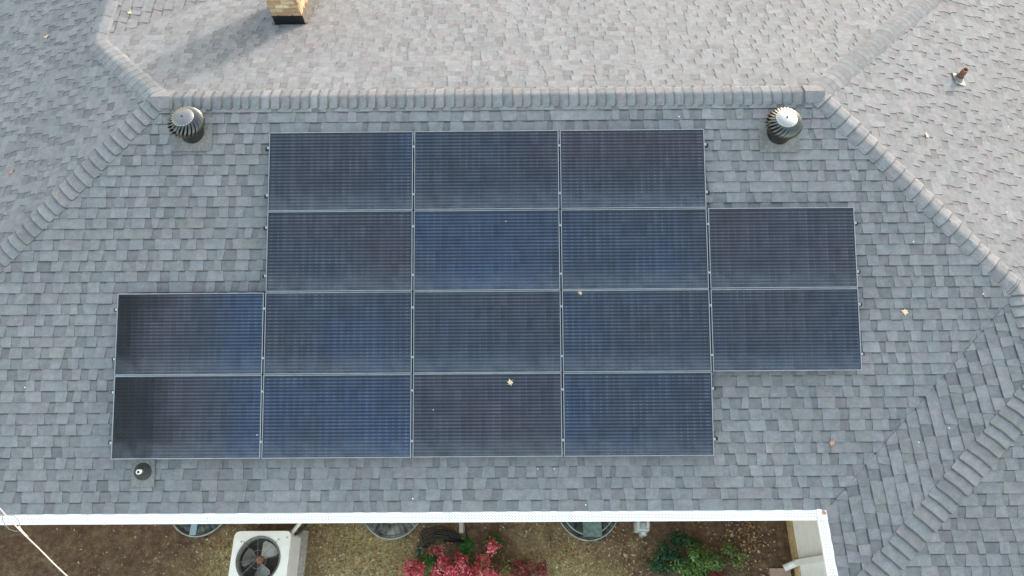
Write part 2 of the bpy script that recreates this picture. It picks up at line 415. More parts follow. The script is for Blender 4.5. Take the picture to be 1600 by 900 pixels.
slope([(XL - DL, DL, -m * DL), (XL - EV, DL, ZE), (XL - EV, EV + 1.5, ZE), (XL - DL, EV + 1.5, -m * DL)], (0, 1, 0), (-cs, 0, -sn), 'upper left roof slope in shade')
slope([(XL - DL, DL, -m * DL), (XL - 2 * DL + EV, EV, ZE), (XL - 2 * DL + EV, EV + 1.5, ZE), (XL - DL, EV + 1.5, -m * DL)], (0, 1, 0), (cs, 0, -sn), 'small sunlit slope in the upper left behind the chimney shadow')
yh = YA - (XW - XG)
slope([(XW, YW - .007, ZW), (XG, YE - .007, ZE), (XG, yh, ZE), (XW, YA, ZW)], (0, 1, 0), (-cs, 0, -sn), 'wing roof slope with slanted courses beside the white gutter corner')
slope([(XW, YA, ZW), (XG, yh, ZE), (XW + (XW - XG), yh, ZE)], (1, 0, 0), (0, -cs, -sn), 'lower right hip end of the wing')
candidates.sort(key=lambda t: -t[0])
for i, (a, idx, prisms) in enumerate(candidates):
    if i < 300:
        b = MB()
        for p in prisms: b.prism(*p)
        b.build('shingle', M_shingle, slopes[idx][0])
    else:
        for p in prisms: slopes[idx][1].prism(*p)
for so_, mb in slopes:
    tag(mb.build('shingle_field', M_shingle, so_), kind='stuff')

# ridge and hip caps: bent pieces, each lapping the next
def caps(P0, P1, nA, nB, step, hw, start=0.0, flip=False):
    P0, P1 = Vector(P0), Vector(P1); d = (P1 - P0); L = d.length; d.normalize()
    nA, nB = Vector(nA), Vector(nB)
    sA = d.cross(nA).normalized(); sB = d.cross(nB).normalized()
    if sA.dot(nB) > 0: sA = -sA
    if sB.dot(nA) > 0: sB = -sB
    nM = (nA + nB).normalized()
    t = start
    while t < L - .02:
        st = step * rs.uniform(.93, 1.07); t1 = min(t + st, L)
        g = rs.gauss(.200, .012); k = rs.choice(((1, 1, 1.02), (1, 1, 1.01), (.97, 1.0, 1.02), (1.04, 1, 1)))
        col = tuple(g * q * e for q, e in zip(k, (.968, .985, 1.05))); hwj = hw * rs.uniform(.95, 1.04); sh = rs.uniform(-.006, .006)
        # flip False: butt (thick, exposed) end at t1
        V = []; rows = []
        for (tt, h, e) in ((t - .02, .014, 0), (t1 - .036, .031, 0), (t1 - .021, .034, 1), (t1 - .005, .0331, 1)) if not flip else ((t1 + .02, .014, 0), (t + .036, .031, 0), (t + .021, .034, 1), (t + .005, .0331, 1)):
            last = abs(h - .0331) < 1e-6
            cut = .0 if not e else (.006 if not last else .022)
            row = []
            for s in (-1, -.72, -.35, -.12, 0, .12, .35, .72, 1):
                S, N = (sA, nA) if s < 0 else (sB, nB)
                w = max(0, abs(s) * hwj - (cut if abs(s) == 1 else 0))
                nn = nM if s == 0 else (N * min(1, abs(s) / .35) + nM * (1 - min(1, abs(s) / .35))).normalized()
                hh = h - (.004 if s == 0 else 0) - (.012 if abs(s) == 1 else 0)
                row.append(P0 + d * (tt + sh) + S * w + nn * hh)
            rows.append(row)
        b = MB(); n = 9; V = [p for r in rows for p in r]; F = []
        for i in range(3):
            for j in range(8):
                F.append((i * n + j, i * n + j + 1, (i + 1) * n + j + 1, (i + 1) * n + j))
        base = len(V)
        V += [p - nM * .036 + d * (.009 if not flip else -.009) for p in rows[3]]     # cut butt edge down to the roof
        for j in range(8): F.append((3 * n + j, 3 * n + j + 1, base + j + 1, base + j))
        nf = len(F) - 8
        for side in (0, 8):
            b0 = len(V); V += [rows[i][side] - nM * .03 for i in range(4)]
            for i in range(3): F.append((i * n + side, (i + 1) * n + side, b0 + i + 1, b0 + i))
        b.mesh_faces(V, F, col); b.c[nf:] = [EDGE] * (len(F) - nf); b.c[16:24] = [(.115, .115, .12)] * 8; b.build('ridge_cap', M_shingle, house)
        t += st
nS, nN, nE, nW = (0, -sn, cs), (0, sn, cs), (sn, 0, cs), (-sn, 0, cs)
caps((XL - .02, 0, 0), (XR - .06, 0, 0), nS, nN, .128, .162, .10, False)
caps((XR, 0, 0), (XW - .03, YW + .03, ZW), nS, nE, .170, .165, .0)
caps((XR, 0, 0), (XR + 4.2, 4.2, -m * 4.2), nN, nE, .130, .165, .0)
caps((XL, 0, 0), (XL - EV, -EV, ZE), nS, nW, .133, .165, .0)
caps((XL, 0, 0), (XL - DL, DL, -m * DL), nN, nW, .150, .165, .0)
caps((XL - DL, DL + 4.5, -m * DL), (XL - DL, DL - .02, -m * DL), nE, nW, .33, .15, .0, True)
caps((XW, YW + .05, ZW), (XW, YA, ZW), nE, nW, .15, .15)
caps((XW, YA, ZW), (XG, yh, ZE), nW, nS, .150, .165)
# wide end pieces where ridge and hips meet
for (x, dx) in ((XR, -1), (XL, 1)):
    b = MB(); hw = .155
    pr = [(-hw, nS), (-.06, nS), (0, None), (.06, nN), (hw, nN)]
    rows = []
    for xx in (x + dx * .17, x - dx * .02):
        row = []
        for s, nn in pr:
            y = s * cs; z = -abs(s) * sn
            row.append(Vector((xx - (dx * .07 if abs(s) < .1 and xx == x - dx * .02 else 0), y, z + .040 - (.006 if abs(s) == hw else 0))))
        rows.append(row)
    V = rows[0] + rows[1]; F = [(i, i + 1, i + 6, i + 5) for i in range(4)]
    n0 = len(V); V += [p - Vector((0, 0, .035)) for p in V]
    F += [(i, i + 1, i + 11, i + 10) for i in range(4)] + [(5 + i, 6 + i, 16 + i, 15 + i) for i in range(4)] + [(0, 5, 15, 10), (4, 9, 19, 14)]
    b.mesh_faces(V, F, (.195, .191, .205)); b.build('ridge_cap', M_shingle, house)

# ------------------------------------------------------------------ gutters, fascia, walls
def gutter(A, B, out, sec=1.53, first=.6):
    A, B, out = Vector(A), Vector(B), Vector(out); d = (B - A); L = d.length; d.normalize(); up = Vector((0, 0, 1))
    prof = [(.003, .0), (.003, -.115), (.075, -.115), (.095, -.075), (.128, -.05), (.128, -.022), (.134, -.012), (.134, -.006), (.112, -.008)]
    b = MB(); V = []; F = []
    for t in (0, L):
        for o_, z in prof: V.append(A + d * t + out * o_ + up * z)
    n = len(prof)
    for i in range(n - 1): F.append((i, i + 1, n + i + 1, n + i))
    for i in range(n - 1): F.append((n + i + 2000, 0, 0, 0)) if False else None
    b.mesh_faces(V, F); g = b.build('gutter', M_white, house)
    cuts = [0]; t = first
    while t < L - .1: cuts.append(t); t += sec
    cuts.append(L)
    for a, c in zip(cuts[:-1], cuts[1:]):
        b = MB(); dz = rs.uniform(-.002, .002); dd = rs.uniform(-.0015, .0015)
        pts = [(-.04, .002), (.006, .004), (.042, .006), (.048, .004), (.105, -.004), (.116, -.002), (.127, -.003)]
        for (o0, z0), (o1, z1) in zip(pts[:-1], pts[1:]):
            q = [A + d * (a + .0015) + out * (o0 + dd) + up * (z0 + dz), A + d * (c - .0015) + out * (o0 + dd) + up * (z0 + dz),
                 A + d * (c - .0015) + out * (o1 + dd) + up * (z1 + dz), A + d * (a + .0015) + out * (o1 + dd) + up * (z1 + dz)]
            lo = [p - up * .0015 for p in q]
            k = len(b.v); b.prism(q, lo, (1, 1, 1), True)
            uvs = [(a, o0), (c, o0), (c, o1), (a, o1)] * 2
            nl = sum(len(f) for f in b.f[-6:]); b.uv = b.uv[:-nl]
            for f in b.f[-6:]: b.uv += [uvs[i - k] for i in f]
        b.build('guard_panel', M_guard, g)
    return g
gutter((XL - EV, YE + .005, ZE - .004), (XG - .128, YE + .005, ZE - .004), (0, -1, 0), 1.53, 4.41)
gutter((XG + .005, YE - .0, ZE - .0045), (XG + .005, yh, ZE - .0045), (-1, 0, 0), 1.53, 1.05)
b = MB(); b.box((XG - .062, YE - .062, ZE + .002), (.128, .128, .012)); b.build('gutter_corner', M_white, house)
# fascia and soffit
b = MB()
b.box(((XL - EV + XG) / 2, YE + .03, ZE - .09), (XG - XL + EV - .02, .025, .15)); b.box(((XL - EV + XG) / 2 + .0, YE + .25, ZE - .160), (XG - XL + EV - .04, .45, .012))
b.box((XG + .03, (YE + yh) / 2, ZE - .09), (.025, YE - yh - .02, .15)); b.box((XG + .25, (YE + yh) / 2 + .2, ZE - .160), (.45, YE - yh + .4, .012))
b.build('fascia', M_white, house)
XWALL, YWALL = 8.70, -4.63
b = MB(); b.box(((XL - 4.9 + XWALL) / 2, YWALL + .1, (ZE + ZG) / 2 - .1 - .4), (XWALL - XL + 4.9, .2, ZE - ZG - .1 + .8)); b.build('wall', M_bwall, house)
b = MB()
b.box((XL - 4.7, 0.8, (ZE + ZG) / 2 - .1), (.2, 10.6, ZE - ZG)); b.box((4, 4.6, (ZE + ZG) / 2 - .1), (16.8, .2, ZE - ZG)); b.box((12.8, -1.2, (ZE + ZG) / 2 - .1), (.2, 11.4, ZE - ZG))
b.build('wall', M_bwall, house)
# wing wall: brick base, lap siding above
b = MB(); b.box((XWALL + .1, YWALL - 1.4, ZG + .12), (.22, 3.2, .26)); b.box((XWALL + .09, YWALL - 1.4, ZG + .26), (.25, 3.2, .03)); b.build('brick_base', M_tan, house)
b = MB(); z = ZG + .275; 
while z < ZE - .2:
    y0, y1 = YWALL + .1, YWALL - 3.0
    q = [(XWALL + .008, y0, z + .178), (XWALL + .008, y1, z + .178), (XWALL - .006, y1, z), (XWALL - .006, y0, z)]
    b.prism([Vector(p) for p in q][::-1], [Vector((XWALL + .06, p[1], p[2])) for p in q][::-1], (1, 1, 1)); z += .18
b.box((XWALL + .15, YWALL - 1.4, (ZE + ZG) / 2), (.1, 3.0, 2.3)); b.build('siding', M_siding, house)
# downspout on the wing wall with its kicked-out shoe
b = MB(); yd = -5.60
b.box((XWALL - .045, yd, -3.05), (.062, .085, 2.45)); 
b.tube([(XWALL - .045, yd, -4.24), (XWALL - .06, yd - .01, -4.33), (XWALL - .12, yd - .04, -4.40), (XWALL - .2, yd - .07, -4.42)], [.048, .052, .052, .050], 10)
b.build('downspout', M_siding, house)
b = MB(); b.tube([(3.43, YWALL - .03, -2.3), (3.43, YWALL - .05, -4.2), (3.43, -4.95, -4.36), (3.43, -5.11, -4.42)], [.045, .045, .048, .048], 4); b.build('downspout', M_conc, house)

# ------------------------------------------------------------------ chimney
ch = MB(); cx0, cx1, cy0, cy1 = .655, 1.107, 2.0, 2.86; zt = .36
ch.box(((cx0 + cx1) / 2, (cy0 + cy1) / 2, (zt - 1.3) / 2), (cx1 - cx0 - .02, cy1 - cy0 - .02, zt + 1.3))
chim = ch.build('chimney', M_mortar, house)
bl, bh, mj, bt = .194, .058, .016, .03
bmesh_cache = {}
def brick(c, L, axis, colr):
    bb = MB(); d = (L, bt, bh) if axis == 'x' else (bt, L, bh)
    bb.box(c, d, colr); bb.build('brick', M_brick, chim)
zz = -1.2; row = 0
while zz < zt - .07:
    off = (row % 2) * (bl + mj) / 2
    for axis, a0, a1, fix in (('x', cx0, cx1, cy0), ('x', cx0, cx1, cy1), ('y', cy0 + .03, cy1 - .03, cx0), ('y', cy0 + .03, cy1 - .03, cx1)):
        roofz = -m * (fix if axis == 'x' else cy0)
        if zz + bh < -m * (fix if axis == 'x' else cy1): continue
        a = a0 - off
        while a < a1 - .02:
            s0, s1 = max(a, a0), min(a + bl, a1)
            if s1 - s0 > .03:
                g = rs.gauss(1, .10); t = rs.random()
                base = (.44, .29, .175) if t < .7 else ((.54, .41, .27) if t < .9 else (.36, .22, .14))
                colr = tuple(k * g for k in base)
                proud = rs.uniform(-.002, .003)
                mid = (s0 + s1) / 2
                sgn = 1 if fix in (cy1, cx1) else -1
                c = (mid, fix - sgn * (bt / 2 - .004 - proud), zz + bh / 2) if axis == 'x' else (fix - sgn * (bt / 2 - .004 - proud), mid, zz + bh / 2)
                brick(c, s1 - s0, axis, colr)
            a += bl + mj
    zz += bh + mj; row += 1
b = MB(); b.box(((cx0 + cx1) / 2, (cy0 + cy1) / 2, zt + .03), (cx1 - cx0 + .1, cy1 - cy0 + .1, .09)); b.lathe([(.12, zt + .07), (.12, zt + .22), (.1, zt + .22), (.1, zt + .07)], 16, ((cx0 + cx1) / 2, (cy0 + cy1) / 2, 0)); b.build('chimney_crown', M_conc, chim)
# flashing: black apron in front, grey step flashing on the sides
b = MB(); zr = -m * cy0
b.prism([Vector((cx0 - .012, cy0 - .008, zr + .165)), Vector((cx0 - .012, cy0 - .012, zr - .01)), Vector((cx1 + .012, cy0 - .012, zr - .01)), Vector((cx1 + .012, cy0 - .008, zr + .165))],
        [Vector((cx0 - .012, cy0 + .01, zr + .165)), Vector((cx0 - .012, cy0 + .01, zr - .01)), Vector((cx1 + .012, cy0 + .01, zr - .01)), Vector((cx1 + .012, cy0 + .01, zr + .165))], (1, 1, 1), True)
b.prism([Vector((cx0 - .02, cy0 - .03, zr + .022)), Vector((cx1 + .03, cy0 - .03, zr + .022)), Vector((cx1 + .03, cy0 + .01, zr + .017)), Vector((cx0 - .02, cy0 + .01, zr + .017))],
        [Vector((cx0 - .02, cy0 - .03, zr)), Vector((cx1 + .03, cy0 - .03, zr)), Vector((cx1 + .03, cy0 + .01, zr)), Vector((cx0 - .02, cy0 + .01, zr))], (1, 1, 1), True)
b.build('apron_flashing', M_flash, chim)
for sx_, fx in ((1, cx1), (-1, cx0)):
    y = cy0 - .01
    while y < cy1:
        z0 = -m * (y + .17)
        b = MB(); b.box((fx + sx_ * .008, y + .085, z0 + .11), (.012, .175, .24)); b.box((fx + sx_ * .03, y + .085, z0 + .041), (.055, .17, .006), M=Matrix.Rotation(-PT, 3, 'X'))
        b.build('step_flashing', M_flash2, chim); y += .165

# ------------------------------------------------------------------ solar array on the main slope
Rs = Matrix.Rotation(PT, 4, 'X')          # local x along course, y up-slope, z out of the roof
def onS(x, s, h=0): return Vector((x, -s * cs - h * sn, -s * sn + h * cs))
HT = .13
fw, fh, ft = 1.880, 1.041, .036
ORD = ['first', 'second', 'third', 'fourth', 'fifth']
ROWN = ['top row', 'second row', 'third row', 'bottom row']
LOOK = {(1, 0): ('slate grey black solar panel', 'at the left end of top row'),
        (2, 0): ('slate black solar panel', 'in the middle of the three of top row'),
        (3, 0): ('purplish black solar panel', 'at the right end of top row'),
        (1, 1): ('dull violet black solar panel', 'at the left end of second row'),
        (2, 1): ('strongly blue solar panel', 'second from left of second row'),
        (3, 1): ('blue grey solar panel', 'third from left of second row'),
        (4, 1): ('purplish black solar panel jutting out', 'at the right end of second row'),
        (0, 2): ('blue solar panel with near black left end', 'at the left end of third row'),
        (1, 2): ('slate blue solar panel', 'second from left of third row'),
        (2, 2): ('grey violet solar panel', 'middle of the five of third row'),
        (3, 2): ('blue slate solar panel', 'fourth from left of third row'),
        (4, 2): ('slate solar panel jutting out', 'at the right end of third row'),
        (0, 3): ('solar panel with a near black left half', 'at the left end of bottom row'),
        (1, 3): ('deep blue solar panel', 'second from left of bottom row'),
        (2, 3): ('brownish black solar panel with a pale leaf on it', 'third from left of bottom row'),
        (3, 3): ('blue slate solar panel', 'at the right end of bottom row')}
# (left, right, top, bottom) weights of reflections painted as cell tint: 0 slate, + blue, - brown
BLUE, SLATE, BROWN, BLACK = (.015, .041, .098), (.029, .034, .053), (.046, .034, .047), (.005, .004, .004)  # BLACK paints a dark reflection into the left-end panels
def lerp(a, b, t): return tuple(x + (y - x) * t for x, y in zip(a, b))
REFL_TINT = {(1, 0): (-.1, .15, -.1), (2, 0): (0, -.15, .15), (3, 0): (-.45, -.35, .55), (1, 1): (-.1, -.1, .05), (2, 1): (.65, .5, .2), (3, 1): (.45, -.05, .25), (4, 1): (-.35, -.45, .35),
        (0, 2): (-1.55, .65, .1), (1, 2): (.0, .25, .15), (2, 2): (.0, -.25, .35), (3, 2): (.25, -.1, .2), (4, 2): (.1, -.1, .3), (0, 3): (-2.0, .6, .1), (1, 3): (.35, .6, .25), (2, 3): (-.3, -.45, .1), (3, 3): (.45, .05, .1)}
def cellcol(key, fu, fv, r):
    l, rr, bt_ = REFL_TINT[key]
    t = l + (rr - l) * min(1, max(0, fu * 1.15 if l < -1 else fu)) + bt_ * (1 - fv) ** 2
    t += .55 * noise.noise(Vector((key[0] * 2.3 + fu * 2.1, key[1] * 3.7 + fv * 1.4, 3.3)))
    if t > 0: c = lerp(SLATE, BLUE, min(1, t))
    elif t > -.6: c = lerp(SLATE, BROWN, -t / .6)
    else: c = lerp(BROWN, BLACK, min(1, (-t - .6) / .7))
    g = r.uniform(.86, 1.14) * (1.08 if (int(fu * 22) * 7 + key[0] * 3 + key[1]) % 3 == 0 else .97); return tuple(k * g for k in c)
fr0 = None
for (i, j) in PANELS:
    key = (i, j); a, bb_ = LOOK[key]
    x = PX0 + (i + .5) * PW; s = PS0 + (j + .5) * PH
    rp = random.Random(100 + i * 10 + j)
    root = empty('solar_panel'); root.matrix_world = Matrix.Translation(onS(x + rp.uniform(-.002, .002), s + rp.uniform(-.002, .002), HT - ft + rp.uniform(-.002, .002))) @ Rs
    tag(root, a + ' ' + bb_, 'solar panel', 'solar panels in the roof array')
    if fr0 is None:
        lip = .0105; b = MB()
        o4 = [(-fw / 2, -fh / 2), (fw / 2, -fh / 2), (fw / 2, fh / 2), (-fw / 2, fh / 2)]; i4 = [(p[0] - math.copysign(lip, p[0]), p[1] - math.copysign(lip, p[1])) for p in o4]
        for k in range(4):
            A, B, D, E_ = o4[k], o4[(k + 1) % 4], i4[(k + 1) % 4], i4[k]
            b.prism([Vector((*p, ft)) for p in (A, B, D, E_)], [Vector((*p, 0)) for p in (A, B, D, E_)], (1, 1, 1), True)
        fr0 = b.build('frame', M_frame, root)
        b = MB(); b.box((0, 0, ft - .0055), (fw - 2 * lip, fh - 2 * lip, .004)); pn0 = b.build('glass', M_pane, root)
        b = MB(); b.box((0, 0, ft - .014), (fw - 2 * lip, fh - 2 * lip, .004)); bk0 = b.build('backsheet', M_black, root)
    else:
        share(fr0, root); share(pn0, root); share(bk0, root)
    b = MB(); cw, chh = .0838, .1665
    for cxi in range(22):
        for cyi in range(6):
            px = (cxi - 10.5) * cw + (.0012 if cxi > 10 else -.0012); py = (cyi - 2.5) * chh
            hx, hy = cw / 2 - .0009, chh / 2 - .0012
            q = [(px - hx, py - hy), (px + hx, py - hy), (px + hx, py + hy), (px - hx, py + hy)]
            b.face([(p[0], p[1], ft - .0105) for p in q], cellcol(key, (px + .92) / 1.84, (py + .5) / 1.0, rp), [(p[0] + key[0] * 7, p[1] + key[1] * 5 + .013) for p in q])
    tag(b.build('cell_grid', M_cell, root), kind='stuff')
# rails with end caps, feet and clamps
COLS = {0: (1, 4), 1: (1, 5), 2: (0, 5), 3: (0, 4)}
for j in range(4):
    c0, c1 = COLS[j]; xa, xb = PX0 + c0 * PW, PX0 + c1 * PW
    for q, fr in ((0, .2), (1, .8)):
        s = PS0 + (j + fr) * PH
        root = empty('mounting_rail'); root.matrix_world = Matrix.Translation(onS((xa + xb) / 2, s, .045)) @ Rs
        tag(root, 'black mounting rail under the %s edge of the %s of solar panels' % (('upper', 'lower')[q], ROWN[j]), 'mounting rail', 'rails under the solar array')
        L = xb - xa + .085
        b = MB(); b.box((0, 0, .022), (L, .038, .042)); b.build('rail', M_black, root)
        for sg in (-1, 1):
            b = MB(); b.box((sg * (L / 2 + .004), 0, .022), (.010, .045, .048)); b.build('end_cap', M_black, root)
            b = MB(); b.box((sg * ((xb - xa) / 2 + .003), 0, .066), (.018, .03, .044)); b.box((sg * ((xb - xa) / 2 - .005), 0, .0875), (.024, .026, .004)); b.lathe([(.008, .089), (.008, .097), (.0, .097)], 8, (sg * ((xb - xa) / 2 - .003), 0, 0)); b.build('end_clamp', M_steel, root)
        for k in range(c0 + 1, c1):
            b = MB(); xx = PX0 + k * PW - (xa + xb) / 2
            b.box((xx, 0, .0885), (.026, .026, .004)); b.lathe([(.008, .0905), (.008, .099), (.0, .099)], 8, (xx, 0, 0)); b.box((xx, 0, .065), (.008, .012, .045)); b.build('mid_clamp', M_steel, root)
        for k in range(int(L / 1.2) + 1):
            xx = -L / 2 + .35 + k * 1.2
            if xx < L / 2 - .1:
                b = MB(); b.box((xx, -.03, -.015), (.05, .10, .06)); b.build('foot', M_black, root)

# ------------------------------------------------------------------ turbine vents
def turbine(loc, label, spin, capm):
    root = empty('turbine_vent', loc, spin); tag(root, label, 'roof vent', 'turbine vents below the ridge')
    Mt = Matrix.Rotation(-spin, 3, 'Z') @ Matrix.Rotation(PT, 3, 'X')
    b = MB(); b.box((0, 0, .016), (.50, .50, .006), M=None)
    for k in range(len(b.v)): b.v[k] = tuple(Mt @ Vector(b.v[k]))
    b.build('base_flashing', M_shingle_plate, root)
    b = MB(); b.lathe([(.152, -.03), (.147, .09), (.152, .095), (.152, .115), (.140, .118), (.136, .135)], 28); b.build('collar', M_turb, root, True)
    for k in range(4):
        th = k * math.pi / 2 + .5; bb = MB(); bb.lathe([(.006, 0), (.006, .008), (0, .009)], 6, (.153 * math.cos(th), .153 * math.sin(th), .1)); bb.build('screw', M_steel, root)
    n = 24; prof = []
    for k in range(9):
        t = k / 8; ang = -1.0 + t * 2.36
        prof.append((.115 + .103 * math.cos(ang) * 1.0, .235 + .118 * math.sin(ang), .75 * (t - 1)))
    b = MB(); V = []; F = []
    for r, z, tw in prof:
        for e, dr in ((0, .006), (-.10, .0), (-.18, -.03)):
            V.append(Vector((( r + dr) * math.cos(tw + e), (r + dr) * math.sin(tw + e), z)))
    for k in range(8):
        for e in range(2): F.append((k * 3 + e, k * 3 + e + 1, k * 3 + e + 4, k * 3 + e + 3))
    b.mesh_faces(V, F); v0 = b.build('vane', M_turb, root, True)
    for k in range(1, n): share(v0, root, Matrix.Rotation(2 * math.pi * k / n, 4, 'Z'))
    b = MB(); b.lathe([(.128, .336), (.136, .344), (.128, .354), (.10, .368), (.05, .378), (.012, .380)], 32, close_top=True); b.build('top_cap', capm, root, True)
    for k in range(n):
        th = 2 * math.pi * k / n + .1; bb = MB() if k == 0 else None
        if k == 0:
            bb.lathe([(.0062, 0), (.0062, .005), (.001, .008)], 6, (.128, 0, .354)); r0 = bb.build('rivet', M_steel, root)
        else: share(r0, root, Matrix.Rotation(2 * math.pi * k / n, 4, 'Z'))
    b = MB(); b.lathe([(.012, .37), (.012, .388), (.004, .390), (0, .390)], 10); b.build('bolt', M_black, root)
    b = MB(); b.lathe([(.09, .1), (.12, .2), (.09, .31)], 20); b.build('inner_cone', M_black, root)
    root.scale = (1.06, 1.06, .90)
    return root
M_shingle_plate = mat('vent_base_plate', (.155, .157, .16), .8, noise_s=30, noise_a=.25)
turbine((.05, -.44, -m * .44), 'dull metal turbine roof vent with riveted cap at the left end of the ridge', .3, M_turbd)
turbine((7.81, -.515, -m * .515), 'bright topped metal turbine roof vent at the right end of the ridge', .1, M_turbc)

# ------------------------------------------------------------------ pipe vents
root = tag(empty('vent_pipe', (10.985, .985, -m * (10.985 - XR))), 'brown copper vent pipe with pale flashing standing on the sunlit right slope', 'vent pipe')
Me = Matrix.Rotation(PT, 3, 'Y')
b = MB(); b.box((.02, 0, .017), (.20, .21, .006), M=Me); b.build('base_flashing', M_lead, root)
b = MB(); b.lathe([(.085, .0), (.070, .035), (.058, .07), (.054, .085)], 20); b.build('cone', M_lead, root, True)
b = MB(); b.lathe([(.044, .0), (.044, .225), (.041, .228), (.034, .225), (.034, .06)], 20); b.build('pipe', M_copper, root, True)
b = MB(); b.lathe([(.0335, .075), (.001, .075)], 16); b.build('bore', M_pipein, root)
root = tag(empty('vent_boot', (-.43, -4.605, -m * 4.605)), 'low dark rubber pipe boot with white pipe end just below the bottom left solar panel', 'vent pipe')
Mm = Matrix.Rotation(PT, 3, 'X')
b = MB(); b.box((0, -.03, .014), (.30, .34, .005), M=Mm); b.build('base_flashing', M_shingle_plate, root)
b = MB(); b.lathe([(.112, -.02), (.112, .03), (.105, .042), (.088, .050), (.084, .046), (.078, .062), (.062, .072), (.058, .068), (.052, .085), (.042, .095), (.036, .10)], 28, M=Matrix.Rotation(PT * .6, 3, 'X')); b.build('boot_cone', M_rubber, root, True)
b = MB(); b.lathe([(.031, .05), (.031, .138), (.018, .140), (.018, .06)], 16, M=Matrix.Rotation(.25, 3, 'X')); b.build('pipe', M_pvc, root, True)
b = MB(); b.lathe([(.0185, .134), (.001, .134)], 12, M=Matrix.Rotation(.25, 3, 'X')); b.build('bore', M_pipein, root)

# ------------------------------------------------------------------ ground
WELLS = [(-.868, .50, .515), (2.285, .52, .57), (5.475, .53, .61)]
def grass_amt(x, y):
    a = 0
    for (cx, cy, rx, ry, wgt) in ((1.9, -5.5, .95, .75, 1.0), (-.35, -5.6, .45, .6, .8), (5.2, -5.75, .75, .55, .95), (-1.0, -6.2, .6, .5, .55), (4.6, -5.5, .4, .5, .6), (2.3, -6.6, 2.2, .7, .8), (6, -6.9, 2, .7, .6)):
        d = ((x - cx) / rx) ** 2 + ((y - cy) / ry) ** 2
        a = max(a, wgt * math.exp(-d * 1.1))
    return a
def lin(a, b, st):
    n = int(round((b - a) / st)); return [a + (b - a) * i / n for i in range(n + 1)]
xs = [-250, -90, -35, -14, -7] + lin(-4, 9.6, .05) + [12, 20, 40, 95, 250]
ys = [-250, -90, -35, -15, -10.5] + lin(-8.6, -4.6, .05) + [-3, 0, 6, 14, 40, 95, 250]
V = []; cols_ = []
for y in ys:
    for x in xs:
        z = ZG
        fine = -4.1 < x < 9.7 and -8.7 < y < -4.5
        X, Y = x, y
        if fine:
            z += .025 * noise.noise(Vector((x * 2.2, y * 2.2, 0))) + .014 * noise.noise(Vector((x * 9, y * 9, 4)))
            for (wx, wr, wd) in WELLS:
                e = math.sqrt(((x - wx) / wr) ** 2 + ((y - YWALL) / wd) ** 2)
                if abs(e - 1) < .075 and e > 0: X = wx + (x - wx) / e; Y = YWALL + (y - YWALL) / e; 
        V.append((X, Y, z))
nx = len(xs); b = MB(); F = []
me = bpy.data.meshes.new('ground')
for j in range(len(ys) - 1):
    for i in range(nx - 1):
        f = (j * nx + i, j * nx + i + 1, (j + 1) * nx + i + 1, (j + 1) * nx + i)
        mx_ = sum(V[k][0] for k in f) / 4; my_ = sum(V[k][1] for k in f) / 4
        if any(((mx_ - wx) / wr) ** 2 + ((my_ - YWALL) / wd) ** 2 < .99 for wx, wr, wd in WELLS) and my_ < YWALL + .4: continue
        F.append(f)
me.from_pydata(V, [], F)
at = me.attributes.new('Col', 'FLOAT_COLOR', 'POINT')
at.data.foreach_set('color', [t for v in V for t in (grass_amt(v[0], v[1]) if (-4.1 < v[0] < 9.7 and -8.7 < v[1] < -4.5) else .55, 0, 0, 1)])
me.polygons.foreach_set('use_smooth', [True] * len(me.polygons)); me.materials.append(M_ground)
g = bpy.data.objects.new('ground', me); C.objects.link(g); g['kind'] = 'structure'

# window wells
WL = ['window well with a pale blue centre rib, left of the air conditioner',
      'window well under a murky dusty cover beside the black hose',
      'window well with greenish cover and double rim left of the gas meter']
for k, (wx, wr, wd) in enumerate(WELLS):
    root = tag(empty('window_well', (wx, YWALL, ZG)), WL[k], 'window well', 'window wells along the house wall')
    b = MB(); n = 30; prof = []
    zz = -.75
    while zz < .07:
        prof.append(zz); zz += .02
    Vv = []; Ff = []
    for zi, z in enumerate(prof):
        for a in range(n + 1):
            th = -math.pi + math.pi * a / n; rr = 1 + .018 * math.sin(z / .065 * 2 * math.pi)
            Vv.append(Vector((wr * rr * math.cos(th), wd * rr * math.sin(th), z)))
    for zi in range(len(prof) - 1):
        for a in range(n): Ff.append((zi * (n + 1) + a, zi * (n + 1) + a + 1, (zi + 1) * (n + 1) + a + 1, (zi + 1) * (n + 1) + a))
    b.mesh_faces(Vv, Ff); b.build('corrugated_wall', M_galv, root, True)
    arc = lambda s, z, n=28: [(wr * s * math.cos(-math.pi + math.pi * a / n), wd * s * math.sin(-math.pi + math.pi * a / n), z) for a in range(n + 1)]
    b = MB(); b.tube(arc(1.0, .075), .013, 6); b.build('rim', M_galv, root, True)
    if k == 2:
        b = MB(); b.tube(arc(.86, .085), .012, 6); b.build('rim', M_galv, root, True)
    b = MB(); b.face([Vector((p[0], p[1], -.74)) for p in arc(.99, 0, 20)], (1, 1, 1)); b.build('gravel_floor', M_acd, root)
    b = MB(); n2 = 16; rings = []
    for s, z in ((.985, .078), (.9, .09), (.6, .11), (.3, .12), (.02, .125)): rings.append([Vector(p) for p in arc(s, z, n2)])
    for r1, r2 in zip(rings[:-1], rings[1:]):
        for a in range(n2): b.prism([r1[a], r1[a + 1], r2[a + 1], r2[a]], [p - Vector((0, 0, .003)) for p in (r1[a], r1[a + 1], r2[a + 1], r2[a])])
    b.build('cover', M_cover2 if k == 1 else M_cover, root, True)
    if k == 0:
        b = MB(); b.box((-.03, -.25, .118), (.10, .5, .02)); b.build('cover_rib', mat('pale_blue_rib', (.30, .42, .52), .3), root)
    if k == 2:
        b = MB(); b.box((.05, -.28, .117), (.30, .56, .014)); b.build('cover_rib', mat('frosted_green_rib', (.12, .18, .16), .45, noise_s=18, noise_a=.35), root)

